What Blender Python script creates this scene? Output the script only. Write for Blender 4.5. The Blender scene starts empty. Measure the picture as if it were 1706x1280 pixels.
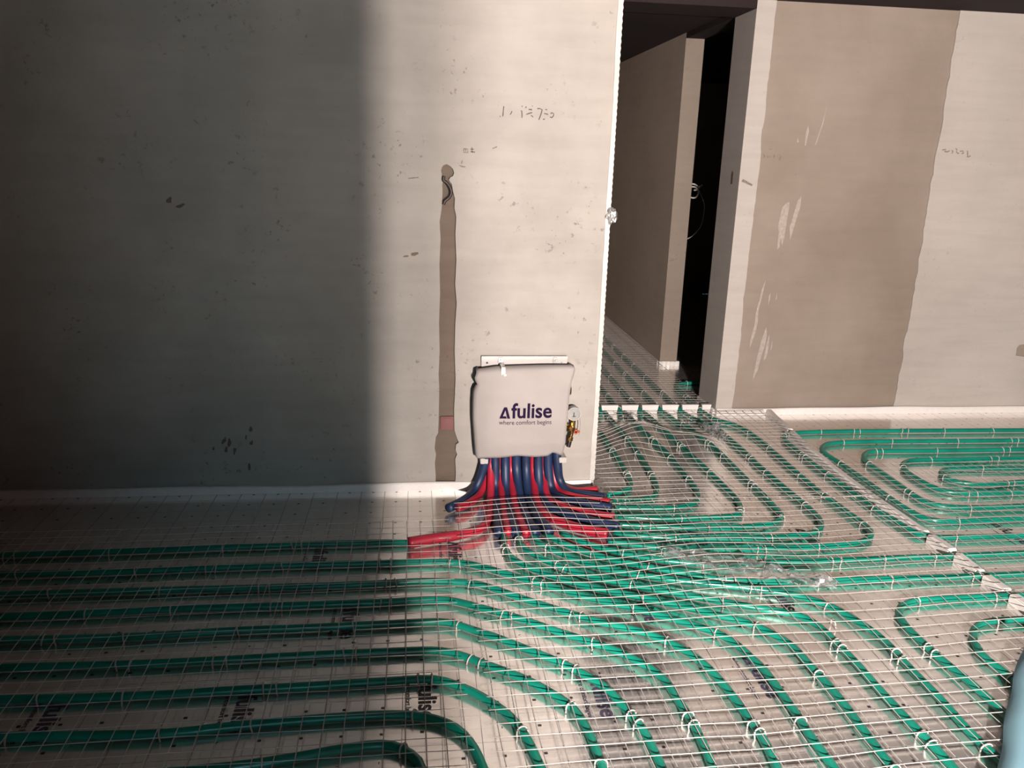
import bpy, bmesh, math, random
from mathutils import Vector, Matrix, noise
from mathutils.geometry import tessellate_polygon
random.seed(7)
scene = bpy.context.scene
COL = scene.collection
# ---------------------------------------------------------------- camera
F_PX, PITCH, YAW, ROLL, CAM_H = 1320.0, math.radians(15.9), math.radians(7.0), math.radians(-1.69), 1.4
fw = Vector((math.sin(YAW)*math.cos(PITCH), math.cos(YAW)*math.cos(PITCH), -math.sin(PITCH)))
rt = Vector((math.cos(YAW), -math.sin(YAW), 0.0))
dn = fw.cross(rt)
cR = rt*math.cos(ROLL) + dn*math.sin(ROLL)
cD = dn*math.cos(ROLL) - rt*math.sin(ROLL)
cam_data = bpy.data.cameras.new('camera')
cam_data.sensor_fit = 'HORIZONTAL'; cam_data.sensor_width = 36.0
cam_data.lens = F_PX*36.0/1706.0
cam_data.clip_start = 0.02
cam = bpy.data.objects.new('camera', cam_data); COL.objects.link(cam)
m = Matrix.Identity(4)
for i in range(3):
    m[i][0] = cR[i]; m[i][1] = -cD[i]; m[i][2] = -fw[i]
m.translation = (0, 0, CAM_H)
cam.matrix_world = m
scene.camera = cam
# ---------------------------------------------------------------- world (cool sky fill, added to light the shaded left side)
world = bpy.data.worlds.new('cool_fill'); scene.world = world
world.use_nodes = True
bg = world.node_tree.nodes['Background']
bg.inputs[0].default_value = (0.40, 0.80, 1.0, 1); bg.inputs[1].default_value = 9.5
# ---------------------------------------------------------------- twin-head work lamp in the next room (behind the camera)
for lx, en, rad in ((0.60, 980, 0.020), (0.516, 960, 0.045)):
    ld = bpy.data.lights.new('work_lamp_light', 'POINT'); ld.energy = en; ld.color = (1.0, 0.885, 0.815); ld.shadow_soft_size = rad
    lo = bpy.data.objects.new('work_lamp_light', ld); COL.objects.link(lo); lo.location = (lx, -1.4, 1.25)
# ---------------------------------------------------------------- exposure
vs = scene.view_settings
vs.view_transform = 'Standard'; vs.look = 'None'; vs.gamma = 1.0; vs.exposure = 0.0; vs.use_curve_mapping = False

# ================================================================ data: floor plan in metres, x right, y away
PIPES = [
 ('green heating pipe outermost right-zone loop, running beside the white foam joint strip', [[4.272, 3.829], [3.372, 3.845], [2.709, 3.857], [2.29, 3.861], [2.043, 3.849], [1.951, 3.814], [1.915, 3.749], [1.908, 3.686], [1.905, 3.563], [1.902, 3.369], [1.915, 3.122], [1.924, 2.977], [1.924, 2.874], [1.939, 2.775], [1.947, 2.703], [1.96, 2.654], [1.991, 2.632], [2.03, 2.614], [2.193, 2.61], [2.388, 2.609], [3.288, 2.604]]),
 ('green heating pipe second loop inward in the right zone beyond the foam joint', [[4.143, 3.667], [3.243, 3.683], [2.741, 3.692], [2.369, 3.696], [2.162, 3.685], [2.081, 3.643], [2.039, 3.575], [2.033, 3.483], [2.041, 3.386], [2.047, 3.192], [2.049, 3.022], [2.055, 2.897], [2.072, 2.807], [2.12, 2.759], [2.269, 2.751], [2.509, 2.76], [3.408, 2.794]]),
 ('green heating pipe third loop inward in the right zone beyond the foam joint', [[4.037, 3.548], [3.137, 3.55], [2.647, 3.551], [2.32, 3.555], [2.236, 3.516], [2.196, 3.452], [2.183, 3.38], [2.184, 3.273], [2.182, 3.123], [2.18, 2.983], [2.214, 2.907], [2.305, 2.877], [2.439, 2.87], [2.604, 2.88], [3.502, 2.934]]),
 ('green heating pipe fourth loop inward in the right zone beyond the foam joint', [[3.938, 3.43], [3.038, 3.425], [2.69, 3.423], [2.45, 3.425], [2.366, 3.388], [2.327, 3.335], [2.312, 3.267], [2.312, 3.173], [2.331, 3.081], [2.385, 3.032], [2.516, 3.012], [2.717, 3.022], [3.616, 3.067]]),
 ('green heating pipe innermost small loop of the right zone beyond the foam joint', [[3.832, 3.251], [2.933, 3.293], [2.761, 3.301], [2.598, 3.315], [2.505, 3.289], [2.461, 3.238], [2.454, 3.187], [2.492, 3.143], [2.588, 3.11], [2.807, 3.135], [3.701, 3.237]]),
 ('green heating pipe with the widest bend beside the foam joint, up to the jamb', [[1.645, 4.206], [1.658, 4.086], [1.736, 3.989], [1.771, 3.849], [1.78, 3.699], [1.775, 3.543], [1.77, 3.398], [1.768, 3.255], [1.766, 3.089], [1.776, 2.948], [1.782, 2.84], [1.789, 2.75], [1.78, 2.68], [1.748, 2.63], [1.703, 2.603], [1.63, 2.582], [1.472, 2.568], [1.304, 2.563], [1.119, 2.57], [0.896, 2.597], [0.78, 2.638], [0.713, 2.661]]),
 ('green heating pipe second from outside in the fan bending up to the doorway', [[1.524, 4.209], [1.54, 4.11], [1.619, 3.952], [1.622, 3.76], [1.625, 3.591], [1.621, 3.404], [1.625, 3.269], [1.628, 3.136], [1.633, 3.011], [1.635, 2.883], [1.626, 2.792], [1.593, 2.723], [1.548, 2.688], [1.472, 2.667], [1.344, 2.654], [1.151, 2.655], [0.92, 2.679], [0.788, 2.717], [0.751, 2.739]]),
 ('green heating pipe third from outside in the fan bending up to the doorway', [[1.407, 4.213], [1.426, 4.071], [1.474, 3.898], [1.483, 3.774], [1.495, 3.614], [1.494, 3.433], [1.493, 3.246], [1.497, 3.05], [1.491, 2.938], [1.485, 2.85], [1.455, 2.801], [1.372, 2.762], [1.197, 2.745], [0.984, 2.763], [0.798, 2.794]]),
 ('green heating pipe fourth from outside in the fan bending up to the doorway', [[1.291, 4.216], [1.308, 4.023], [1.322, 3.798], [1.336, 3.561], [1.347, 3.393], [1.355, 3.239], [1.359, 3.115], [1.357, 3.007], [1.334, 2.905], [1.293, 2.855], [1.177, 2.839], [0.993, 2.838], [0.802, 2.871]]),
 ('green heating pipe fifth from outside in the fan bending up to the doorway', [[1.178, 4.219], [1.189, 4.047], [1.202, 3.83], [1.221, 3.607], [1.228, 3.452], [1.227, 3.316], [1.223, 3.203], [1.214, 3.103], [1.181, 3.009], [1.138, 2.969], [1.04, 2.938], [0.809, 2.95]]),
 ('green heating pipe sixth from outside in the fan, nearest but one to the wall corner', [[1.063, 4.222], [1.066, 4.072], [1.078, 3.853], [1.079, 3.638], [1.073, 3.443], [1.066, 3.295], [1.048, 3.157], [1.011, 3.068], [0.953, 3.033], [0.816, 3.01]]),
 ('green heating pipe with the shortest bend, hugging the front wall corner', [[0.958, 3.896], [0.958, 3.756], [0.959, 3.576], [0.957, 3.402], [0.95, 3.264], [0.931, 3.169], [0.892, 3.125], [0.806, 3.078]]),
 ('green heating pipe running straight across the foam joint, farther one from the film', [[0.545, 2.741], [0.612, 2.662], [0.69, 2.6], [0.788, 2.539], [0.908, 2.491], [1.076, 2.458], [1.258, 2.46], [1.535, 2.461], [1.98, 2.466], [2.278, 2.471], [3.178, 2.486]]),
 ('green heating pipe running straight across the foam joint, next to the film', [[0.481, 2.739], [0.522, 2.672], [0.597, 2.592], [0.694, 2.522], [0.81, 2.458], [0.943, 2.394], [1.057, 2.35], [1.2, 2.329], [1.461, 2.324], [1.728, 2.319], [1.98, 2.319], [2.159, 2.321], [3.059, 2.331]]),
 ('green heating pipe swinging from the sleeves under the clear film to the lower right', [[0.429, 2.748], [0.451, 2.657], [0.516, 2.574], [0.59, 2.502], [0.675, 2.445], [0.791, 2.392], [0.907, 2.352], [1.024, 2.32], [1.138, 2.285], [1.247, 2.243], [1.317, 2.189], [1.351, 2.147], [1.401, 2.02], [1.411, 1.919], [1.407, 1.832], [1.409, 1.689], [1.403, 1.565], [1.41, 1.481], [1.439, 1.132]]),
 ('green heating pipe sweeping from the sleeves to the lower right, just inside the film run', [[0.376, 2.751], [0.378, 2.657], [0.415, 2.571], [0.48, 2.496], [0.554, 2.432], [0.638, 2.377], [0.732, 2.331], [0.824, 2.29], [0.914, 2.25], [1.02, 2.202], [1.109, 2.164], [1.21, 2.118], [1.247, 2.041], [1.255, 1.955], [1.262, 1.865], [1.263, 1.738], [1.269, 1.621], [1.277, 1.523], [1.278, 1.453], [1.283, 1.103]]),
 ('green heating pipe starting left of the sleeves with a tight hook, then sweeping right', [[0.323, 2.759], [0.315, 2.641], [0.332, 2.553], [0.382, 2.485], [0.448, 2.426], [0.521, 2.369], [0.604, 2.32], [0.696, 2.276], [0.785, 2.229], [0.871, 2.183], [0.953, 2.132], [1.002, 2.105], [1.045, 2.072], [1.079, 2.024], [1.111, 1.962], [1.12, 1.867], [1.129, 1.779], [1.132, 1.688], [1.13, 1.598], [1.129, 1.498], [1.131, 1.462], [1.15, 1.113]]),
 ('green heating pipe topmost of the long left runs, leaving the flat red sleeve', [[-1.954, 2.675], [-1.454, 2.68], [-1.257, 2.682], [-1.064, 2.688], [-0.853, 2.688], [-0.604, 2.696], [-0.373, 2.701], [-0.138, 2.702], [-0.018, 2.695]]),
 ('green heating pipe second long left run from the wall, joining the right sweep', [[-1.89, 2.552], [-1.39, 2.544], [-1.061, 2.539], [-0.774, 2.545], [-0.575, 2.549], [-0.355, 2.548], [-0.152, 2.544], [0.003, 2.543], [0.13, 2.531], [0.195, 2.509], [0.289, 2.449], [0.368, 2.395], [0.437, 2.35], [0.507, 2.304], [0.551, 2.271], [0.607, 2.241], [0.659, 2.212], [0.728, 2.172], [0.793, 2.126], [0.856, 2.082], [0.915, 2.032], [0.948, 1.971], [0.962, 1.916], [0.976, 1.858], [0.981, 1.765], [0.984, 1.671], [0.982, 1.592], [0.985, 1.522], [0.987, 1.473], [1.001, 1.123]]),
 ('green heating pipe third long left run from the wall', [[-1.827, 2.413], [-1.327, 2.411], [-1.037, 2.41], [-0.776, 2.407], [-0.547, 2.404], [-0.236, 2.402], [-0.077, 2.408], [0.013, 2.41], [0.124, 2.398], [0.186, 2.383], [0.248, 2.347], [0.305, 2.302], [0.372, 2.253], [0.434, 2.21], [0.493, 2.171], [0.551, 2.133], [0.615, 2.099], [0.681, 2.062], [0.729, 2.02], [0.771, 1.972], [0.806, 1.908], [0.827, 1.842], [0.84, 1.763], [0.849, 1.684], [0.856, 1.606], [0.854, 1.536], [0.848, 1.485], [0.807, 1.137]]),
 ('green heating pipe fourth long left run from the wall', [[-1.767, 2.285], [-1.267, 2.283], [-1.06, 2.282], [-0.833, 2.29], [-0.525, 2.289], [-0.32, 2.286], [-0.132, 2.287], [0.012, 2.292], [0.084, 2.287], [0.137, 2.266], [0.195, 2.233], [0.262, 2.194], [0.335, 2.148], [0.397, 2.101], [0.46, 2.058], [0.52, 2.017], [0.574, 1.977], [0.618, 1.93], [0.654, 1.882], [0.677, 1.83], [0.685, 1.775], [0.691, 1.713], [0.698, 1.654], [0.698, 1.599], [0.697, 1.543], [0.694, 1.498], [0.671, 1.149]]),
 ('green heating pipe fifth long left run from the wall', [[-1.708, 2.175], [-1.208, 2.157], [-1.041, 2.151], [-0.789, 2.148], [-0.569, 2.157], [-0.35, 2.157], [-0.126, 2.161], [0.011, 2.164], [0.08, 2.159], [0.13, 2.133], [0.167, 2.108], [0.222, 2.072], [0.274, 2.032], [0.324, 1.992], [0.373, 1.954], [0.422, 1.911], [0.466, 1.864], [0.506, 1.809], [0.531, 1.742], [0.548, 1.687], [0.563, 1.634], [0.568, 1.58], [0.571, 1.529], [0.572, 1.508], [0.589, 1.158]]),
 ('green heating pipe sixth long left run, bending down before the printed foil lettering', [[-1.645, 2.037], [-1.145, 2.022], [-0.947, 2.016], [-0.748, 2.012], [-0.537, 2.013], [-0.306, 2.018], [-0.119, 2.019], [0.01, 2.018], [0.074, 2.008], [0.122, 1.984], [0.172, 1.949], [0.22, 1.915], [0.258, 1.888], [0.305, 1.85], [0.349, 1.803], [0.383, 1.761], [0.405, 1.719], [0.419, 1.663], [0.426, 1.6], [0.43, 1.539], [0.43, 1.519], [0.43, 1.169]]),
 ('green heating pipe seventh long left run, crossing the printed foil lettering', [[-1.579, 1.906], [-1.079, 1.884], [-0.855, 1.874], [-0.649, 1.872], [-0.507, 1.876], [-0.312, 1.879], [-0.113, 1.884], [0.029, 1.884], [0.091, 1.858], [0.147, 1.816], [0.194, 1.766], [0.229, 1.719], [0.251, 1.67], [0.268, 1.615], [0.278, 1.563], [0.284, 1.532], [0.351, 1.188]]),
 ('green heating pipe eighth long left run, nearly the lowest', [[-1.511, 1.775], [-1.012, 1.741], [-0.835, 1.729], [-0.623, 1.722], [-0.476, 1.734], [-0.294, 1.744], [-0.106, 1.748], [-0.011, 1.738], [0.046, 1.717], [0.091, 1.683], [0.118, 1.64], [0.137, 1.591], [0.148, 1.543], [0.226, 1.202]]),
 ('green heating pipe lowest left run at the bottom edge', [[-1.714, 1.617], [-0.814, 1.593], [-0.63, 1.588], [-0.445, 1.595], [-0.311, 1.61], [-0.173, 1.634], [-0.084, 1.639], [-0.036, 1.615], [-0.004, 1.577], [0.006, 1.545], [0.11, 1.211]]),
 ('green heating pipe making a tight corner before the foam joint at lower right', [[2.951, 2.191], [2.051, 2.185], [1.903, 2.184], [1.684, 2.18], [1.619, 2.165], [1.569, 2.139], [1.539, 2.095], [1.526, 2.038], [1.523, 1.982], [1.528, 1.863], [1.54, 1.778], [1.547, 1.641], [1.573, 1.142]]),
 ('green heating pipe small corner run beside the pale blue cloth', [[2.84, 2.058], [1.94, 2.046], [1.863, 2.045], [1.794, 2.036], [1.735, 2.003], [1.695, 1.951], [1.667, 1.87], [1.674, 1.801], [1.677, 1.748], [1.705, 1.249]]),
]
SLEEVES = [
 ('blue', 'leftmost blue sleeve, splaying out left over the foil', [[0.292, 3.15, 0.231], [0.281, 3.15, 0.15], [0.259, 3.15, 0.068], [0.229, 3.119, 0.026], [0.181, 3.029, 0.026], [0.118, 2.962, 0.026]]),
 ('red', 'leftmost red sleeve, splaying left below the blue one', [[0.309, 3.172, 0.223], [0.303, 3.172, 0.141], [0.294, 3.172, 0.072], [0.259, 3.105, 0.026], [0.207, 3.01, 0.026], [0.155, 2.96, 0.026]]),
 ('red', 'red sleeve dropping straight, then bending flat to the left run', [[0.305, 3.155, 0.229], [0.307, 3.155, 0.12], [0.298, 3.053, 0.026], [0.274, 2.87, 0.026], [0.234, 2.771, 0.026], [0.139, 2.721, 0.026], [0.048, 2.697, 0.026], [-0.038, 2.669, 0.026]]),
 ('blue', 'second blue sleeve from the left, hanging straight down', [[0.322, 3.15, 0.231], [0.325, 3.15, 0.135], [0.326, 3.114, 0.026], [0.309, 2.879, 0.026], [0.303, 2.727, 0.026]]),
 ('red', 'narrow red sleeve between second and third blue sleeves', [[0.345, 3.172, 0.223], [0.351, 3.172, 0.084], [0.348, 3.051, 0.026], [0.339, 2.866, 0.026], [0.338, 2.73, 0.026]]),
 ('blue', 'third blue sleeve from the left, hanging straight down', [[0.366, 3.15, 0.23], [0.369, 3.15, 0.121], [0.369, 3.081, 0.026], [0.363, 2.865, 0.026], [0.367, 2.723, 0.026]]),
 ('red', 'narrow red sleeve just right of the third blue sleeve', [[0.392, 3.172, 0.222], [0.398, 3.172, 0.084], [0.395, 3.018, 0.026], [0.397, 2.83, 0.026], [0.408, 2.716, 0.026]]),
 ('blue', 'fourth blue sleeve from the left, under the middle of the bag', [[0.412, 3.15, 0.23], [0.419, 3.15, 0.106], [0.424, 3.047, 0.026], [0.425, 2.845, 0.026], [0.442, 2.714, 0.026]]),
 ('blue', 'fifth blue sleeve from the left, beside the white mark', [[0.456, 3.15, 0.229], [0.46, 3.15, 0.105], [0.461, 3.057, 0.026], [0.47, 2.87, 0.026], [0.497, 2.721, 0.026]]),
 ('red', 'red sleeve right of the fifth blue sleeve, longest of the lower reds', [[0.488, 3.172, 0.221], [0.496, 3.172, 0.082], [0.491, 3.031, 0.026], [0.512, 2.873, 0.026], [0.577, 2.788, 0.026], [0.649, 2.732, 0.026], [0.717, 2.698, 0.026]]),
 ('blue', 'sixth blue sleeve, turning right along the foil, lowest blue end', [[0.508, 3.15, 0.228], [0.513, 3.15, 0.104], [0.518, 3.092, 0.026], [0.533, 2.963, 0.026], [0.605, 2.874, 0.026], [0.688, 2.804, 0.026], [0.776, 2.756, 0.026]]),
 ('red', 'red sleeve ending just above the lowest blue end', [[0.533, 3.172, 0.22], [0.541, 3.172, 0.081], [0.542, 3.066, 0.026], [0.584, 2.967, 0.026], [0.67, 2.893, 0.026], [0.777, 2.842, 0.026]]),
 ('blue', 'seventh blue sleeve, turning right between two red sleeves', [[0.55, 3.15, 0.228], [0.557, 3.15, 0.104], [0.573, 3.128, 0.026], [0.603, 3.032, 0.026], [0.687, 2.973, 0.026], [0.788, 2.927, 0.026]]),
 ('red', 'red sleeve turning right just below the rightmost blue sleeve', [[0.577, 3.172, 0.219], [0.583, 3.172, 0.094], [0.599, 3.139, 0.026], [0.636, 3.067, 0.026], [0.709, 3.02, 0.026], [0.794, 2.986, 0.026]]),
 ('blue', 'rightmost blue sleeve, bending right along the wall foot', [[0.586, 3.15, 0.227], [0.596, 3.15, 0.131], [0.609, 3.15, 0.061], [0.639, 3.111, 0.026], [0.705, 3.064, 0.026], [0.782, 3.035, 0.026]]),
 ('red', 'short red sleeve lying against the foot of the wall', [[0.622, 3.182, 0.03], [0.641, 3.137, 0.026], [0.67, 3.11, 0.026], [0.714, 3.108, 0.026], [0.767, 3.118, 0.026]]),
]
INK_FRONT = [[[0.3317, 1.5921], [0.3299, 1.5777], [0.3292, 1.5632], [0.3283, 1.5549]], [[0.3162, 1.5555], [0.3207, 1.5536]], [[0.364, 1.5757], [0.3619, 1.5705], [0.3567, 1.562]], [[0.4007, 1.5946], [0.4051, 1.5947]], [[0.3979, 1.579], [0.402, 1.577], [0.4033, 1.5636], [0.4032, 1.5522]], [[0.4194, 1.5942], [0.4163, 1.5889]], [[0.4435, 1.5981], [0.4425, 1.596]], [[0.4286, 1.5842], [0.4419, 1.5836]], [[0.4193, 1.5652], [0.4313, 1.5698], [0.4433, 1.5733]], [[0.4382, 1.5627], [0.445, 1.5588], [0.4468, 1.5558]], [[0.4627, 1.5884], [0.4726, 1.5884], [0.4816, 1.585], [0.4788, 1.5724], [0.4738, 1.5577], [0.4702, 1.5472]], [[0.4937, 1.5864], [0.5015, 1.5852]], [[0.4899, 1.5718], [0.4977, 1.5699], [0.5044, 1.5691], [0.5045, 1.566]], [[0.4863, 1.5498], [0.4907, 1.5499], [0.4929, 1.5521]], [[0.5154, 1.5716], [0.5208, 1.5749], [0.5276, 1.572], [0.5269, 1.5637], [0.5216, 1.5572], [0.5137, 1.559]], [[0.1793, 1.4312], [0.1794, 1.4163], [0.195, 1.4168], [0.1948, 1.4299], [0.1793, 1.4312]], [[0.1867, 1.4314], [0.1869, 1.4195]], [[0.2042, 1.429], [0.2197, 1.4306]], [[0.2103, 1.4381], [0.2118, 1.4173]], [[0.2043, 1.42], [0.223, 1.4188]], [[0.1613, 1.3678], [0.1738, 1.3634], [0.1863, 1.3625]], [[0.1736, 1.3862], [0.1706, 1.3741]], [[0.2914, 1.4345], [0.3088, 1.4422]], [[-0.0371, 1.3132], [0.0031, 1.3179]]]
INK_RIGHT = [[[2.8515, 1.5103], [2.8694, 1.5142], [2.8736, 1.5118]], [[2.8657, 1.5041], [2.8812, 1.5012], [2.8985, 1.5084]], [[2.9075, 1.5103], [2.9159, 1.5055], [2.9157, 1.4972], [2.9104, 1.4954]], [[2.9298, 1.5209], [2.9385, 1.5145], [2.9371, 1.5028], [2.948, 1.4948], [2.9551, 1.4967]], [[2.9569, 1.5067], [2.9752, 1.5089], [2.9794, 1.4974], [2.9689, 1.4937]], [[3.001, 1.5113], [3.0053, 1.4948], [3.0081, 1.4764]], [[3.0115, 1.4782], [3.0251, 1.4853]]]
INK_PANEL = [[[1.8382, 1.4589], [1.8474, 1.4483], [1.8404, 1.4409]], [[1.8594, 1.4465], [1.8827, 1.4494]], [[1.8661, 1.4886], [1.8822, 1.4855]], [[1.8987, 1.4607], [1.9014, 1.439]], [[1.9177, 1.454], [1.9333, 1.4559], [1.9372, 1.4436], [1.923, 1.4432], [1.9386, 1.4328], [1.9249, 1.4288]]]
SMEARS = [[[2.1602, 1.7334], [2.1555, 1.6837], [2.145, 1.6193], [2.1304, 1.5543], [2.1206, 1.5106], [2.1291, 1.5181], [2.1402, 1.569], [2.1529, 1.6196], [2.1579, 1.6838]], [[2.0706, 1.6133], [2.0632, 1.5809], [2.063, 1.5125], [2.0715, 1.5092], [2.075, 1.5526], [2.079, 1.5814]], [[2.0198, 1.5509], [2.0192, 1.5256], [2.0295, 1.526]], [[2.0165, 1.2131], [1.9974, 1.2052], [1.9802, 1.1823], [1.9684, 1.0836], [1.9773, 1.0456], [1.9783, 0.9533], [1.9911, 0.969], [1.9907, 1.0229], [2.0048, 0.9769], [2.0127, 1.0233], [2.0151, 1.0998], [2.0188, 1.1831]], [[2.081, 1.2445], [2.0638, 1.2217], [2.0496, 1.146], [2.0359, 1.0773], [2.0473, 1.0085], [2.0576, 1.0547], [2.0688, 1.1236], [2.084, 1.192]], [[1.9336, 0.7872], [1.918, 0.7323], [1.909, 0.6649], [1.8984, 0.6032], [1.8976, 0.5286], [1.8829, 0.4344], [1.8848, 0.39], [1.905, 0.4659], [1.9153, 0.5412], [1.911, 0.6157], [1.9198, 0.665], [1.9292, 0.7446]], [[1.971, 0.7145], [1.9632, 0.69], [1.9654, 0.6408], [1.9723, 0.6778]], [[2.0084, 0.721], [2.0062, 0.6719], [2.0119, 0.6781]], [[1.9697, 0.5164], [1.9498, 0.4408], [1.9378, 0.3519], [1.9271, 0.2491], [1.9259, 0.2037], [1.9484, 0.262], [1.9576, 0.3327], [1.9738, 0.4029], [1.979, 0.4662]], [[1.9936, 0.4788], [1.9803, 0.4029], [1.9773, 0.3199], [1.992, 0.3327], [1.9972, 0.3965]], [[2.0144, 0.441], [2.0101, 0.3711], [2.0186, 0.3966]]]
CABLE_FRONT = [[0.102, 3.206, 1.326], [0.101, 3.206, 1.309], [0.114, 3.206, 1.3], [0.127, 3.206, 1.281], [0.131, 3.206, 1.264], [0.125, 3.206, 1.247], [0.107, 3.206, 1.231], [0.101, 3.206, 1.217]]
LOOPS = [[[1.843, 5.385, 1.181], [1.867, 5.385, 1.175], [1.89, 5.385, 1.178], [1.904, 5.385, 1.2], [1.906, 5.385, 1.221], [1.9, 5.385, 1.239], [1.911, 5.385, 1.248], [1.928, 5.385, 1.263]], [[1.844, 5.385, 1.267], [1.872, 5.385, 1.266], [1.896, 5.385, 1.256], [1.907, 5.385, 1.243], [1.901, 5.385, 1.23], [1.876, 5.385, 1.225]], [[1.844, 5.385, 1.247], [1.869, 5.385, 1.248], [1.888, 5.385, 1.245], [1.903, 5.385, 1.234]], [[1.923, 5.385, 1.222], [1.964, 5.385, 1.135], [1.968, 5.385, 1.069], [1.959, 5.385, 0.993], [1.935, 5.385, 0.952], [1.896, 5.385, 0.911], [1.844, 5.385, 0.884]]]

# ================================================================ helpers
def link(o, parent=None):
    COL.objects.link(o)
    if parent is not None: o.parent = parent
    return o

def tag(o, label=None, cat=None, group=None, kind=None):
    if label: o['label'] = label
    if cat: o['category'] = cat
    if group: o['group'] = group
    if kind: o['kind'] = kind
    return o

def obj(name, geo, mat, parent=None, smooth=False):
    v, f = geo
    me = bpy.data.meshes.new(name)
    me.from_pydata([tuple(p) for p in v], [], f)
    bm = bmesh.new(); bm.from_mesh(me)
    bmesh.ops.recalc_face_normals(bm, faces=bm.faces)
    bm.to_mesh(me); bm.free()
    if smooth:
        me.polygons.foreach_set('use_smooth', [True]*len(me.polygons))
    me.materials.append(mat)
    return link(bpy.data.objects.new(name, me), parent)

def empty(name, loc=(0, 0, 0)):
    o = bpy.data.objects.new(name, None); o.location = loc
    return link(o)

def merge(*gs):
    V, Fc = [], []
    for v, f in gs:
        n = len(V); V += list(v); Fc += [[i+n for i in q] for q in f]
    return V, Fc

def shift(g, d):
    return [tuple(a+b for a, b in zip(p, d)) for p in g[0]], g[1]

def box(x0, x1, y0, y1, z0, z1, b=0.0):
    if b <= 0:
        v = [(x, y, z) for z in (z0, z1) for x, y in ((x0, y0), (x1, y0), (x1, y1), (x0, y1))]
        return v, [[3, 2, 1, 0], [4, 5, 6, 7], [0, 1, 5, 4], [1, 2, 6, 5], [2, 3, 7, 6], [3, 0, 4, 7]]
    bm = bmesh.new(); bmesh.ops.create_cube(bm, size=1)
    for p in bm.verts:
        p.co = Vector(((x0+x1)/2+p.co.x*(x1-x0), (y0+y1)/2+p.co.y*(y1-y0), (z0+z1)/2+p.co.z*(z1-z0)))
    bmesh.ops.bevel(bm, geom=bm.edges[:], offset=b, segments=2, affect='EDGES')
    bm.verts.index_update()
    r = [tuple(p.co) for p in bm.verts], [[p.index for p in f.verts] for f in bm.faces]
    bm.free(); return r

def catmull(P, n=6):
    P = [Vector(p) for p in P]
    Q = [P[0]*2-P[1]] + P + [P[-1]*2-P[-2]]
    out = []
    for i in range(1, len(Q)-2):
        a, b, c, d = Q[i-1:i+3]
        for k in range(n):
            t = k/n
            out.append(0.5*((2*b)+(c-a)*t+(2*a-5*b+4*c-d)*t*t+(3*b-a-3*c+d)*t**3))
    out.append(Q[-2].copy()); return out

def resample(P, step):
    out = [P[0].copy()]; acc = 0
    for a, b in zip(P, P[1:]):
        L = (b-a).length
        if L < 1e-9: continue
        d = step-acc
        while d <= L:
            out.append(a.lerp(b, d/L)); d += step
        acc = L-(d-step)
    out.append(P[-1].copy()); return out

def tube(P, r, n=8, cap=True):
    P = [Vector(p) for p in P]
    rad = r if callable(r) else (lambda t: r)
    V, Fc = [], []
    up = Vector((0, 0, 1)); prev = None
    N = len(P)
    for i, p in enumerate(P):
        t = (P[min(i+1, N-1)]-P[max(i-1, 0)])
        if t.length < 1e-9: t = Vector((0, 0, 1))
        t.normalize()
        if prev is None:
            ref = up if abs(t.z) < 0.9 else Vector((0, 1, 0))
            s = t.cross(ref).normalized()
        else:
            s = (prev-t*prev.dot(t))
            s = s.normalized() if s.length > 1e-6 else prev
        prev = s; u = s.cross(t)
        rr = rad(i/(N-1))
        for k in range(n):
            a = 2*math.pi*k/n
            V.append(p+s*math.cos(a)*rr+u*math.sin(a)*rr)
    for i in range(N-1):
        for k in range(n):
            Fc.append([i*n+k, i*n+(k+1) % n, (i+1)*n+(k+1) % n, (i+1)*n+k])
    if cap:
        Fc.append(list(range(n))[::-1]); Fc.append([(N-1)*n+k for k in range(n)])
    return V, Fc

def cyl(p0, p1, r, n=16):
    return tube([p0, p1], r, n)

def slab(outer, y0, y1, holes=()):
    """plate in the XZ plane, front at y0, back at y1, with holes"""
    loops = [list(outer)]+[list(h) for h in holes]
    flat = [p for l in loops for p in l]
    tris = tessellate_polygon([[Vector((x, z, 0)) for x, z in l] for l in loops])
    n = len(flat)
    V = [(x, y0, z) for x, z in flat]+[(x, y1, z) for x, z in flat]
    Fc = [list(t) for t in tris]+[[i+n for i in t][::-1] for t in tris]
    k = 0
    for l in loops:
        L = len(l)
        for i in range(L):
            a, b = k+i, k+(i+1) % L
            Fc.append([a, b, b+n, a+n])
        k += L
    return V, Fc

def jag(x, z0, z1, amp, step, rnd):
    """an uneven broken edge going up from z0 to z1 about x"""
    out = []; z = z0; w = 0
    while z < z1:
        w = w*0.7+rnd.uniform(-1, 1)*amp
        out.append((x+w, z)); z += step*rnd.uniform(0.5, 1.5)
    out.append((x, z1)); return out

def ribbon(pts, w, axis='y', at=0.0, proud=0.0006):
    """a thin marker or pencil stroke on a wall: strip of width w in the XZ plane"""
    P = [Vector((x, 0, z)) for x, z in pts]
    V, Fc = [], []
    N = len(P)
    for i, p in enumerate(P):
        t = P[min(i+1, N-1)]-P[max(i-1, 0)]
        t = t.normalized() if t.length > 1e-9 else Vector((1, 0, 0))
        s = Vector((-t.z, 0, t.x))*(w/2)*(0.75+0.5*random.random())
        V += [(p.x+s.x, at-proud, p.z+s.z), (p.x-s.x, at-proud, p.z-s.z)]
    for i in range(N-1): Fc.append([2*i, 2*i+1, 2*i+3, 2*i+2])
    return V, Fc

def lerp_tab(T, v):
    if v <= T[0][0]: return T[0][1]
    for (a, x), (b, y) in zip(T, T[1:]):
        if v <= b: return x+(y-x)*(v-a)/(b-a)
    return T[-1][1]

# ================================================================ materials
def new_mat(name):
    mt = bpy.data.materials.new(name); mt.use_nodes = True
    nt = mt.node_tree; return mt, nt, nt.nodes['Principled BSDF']

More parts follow.
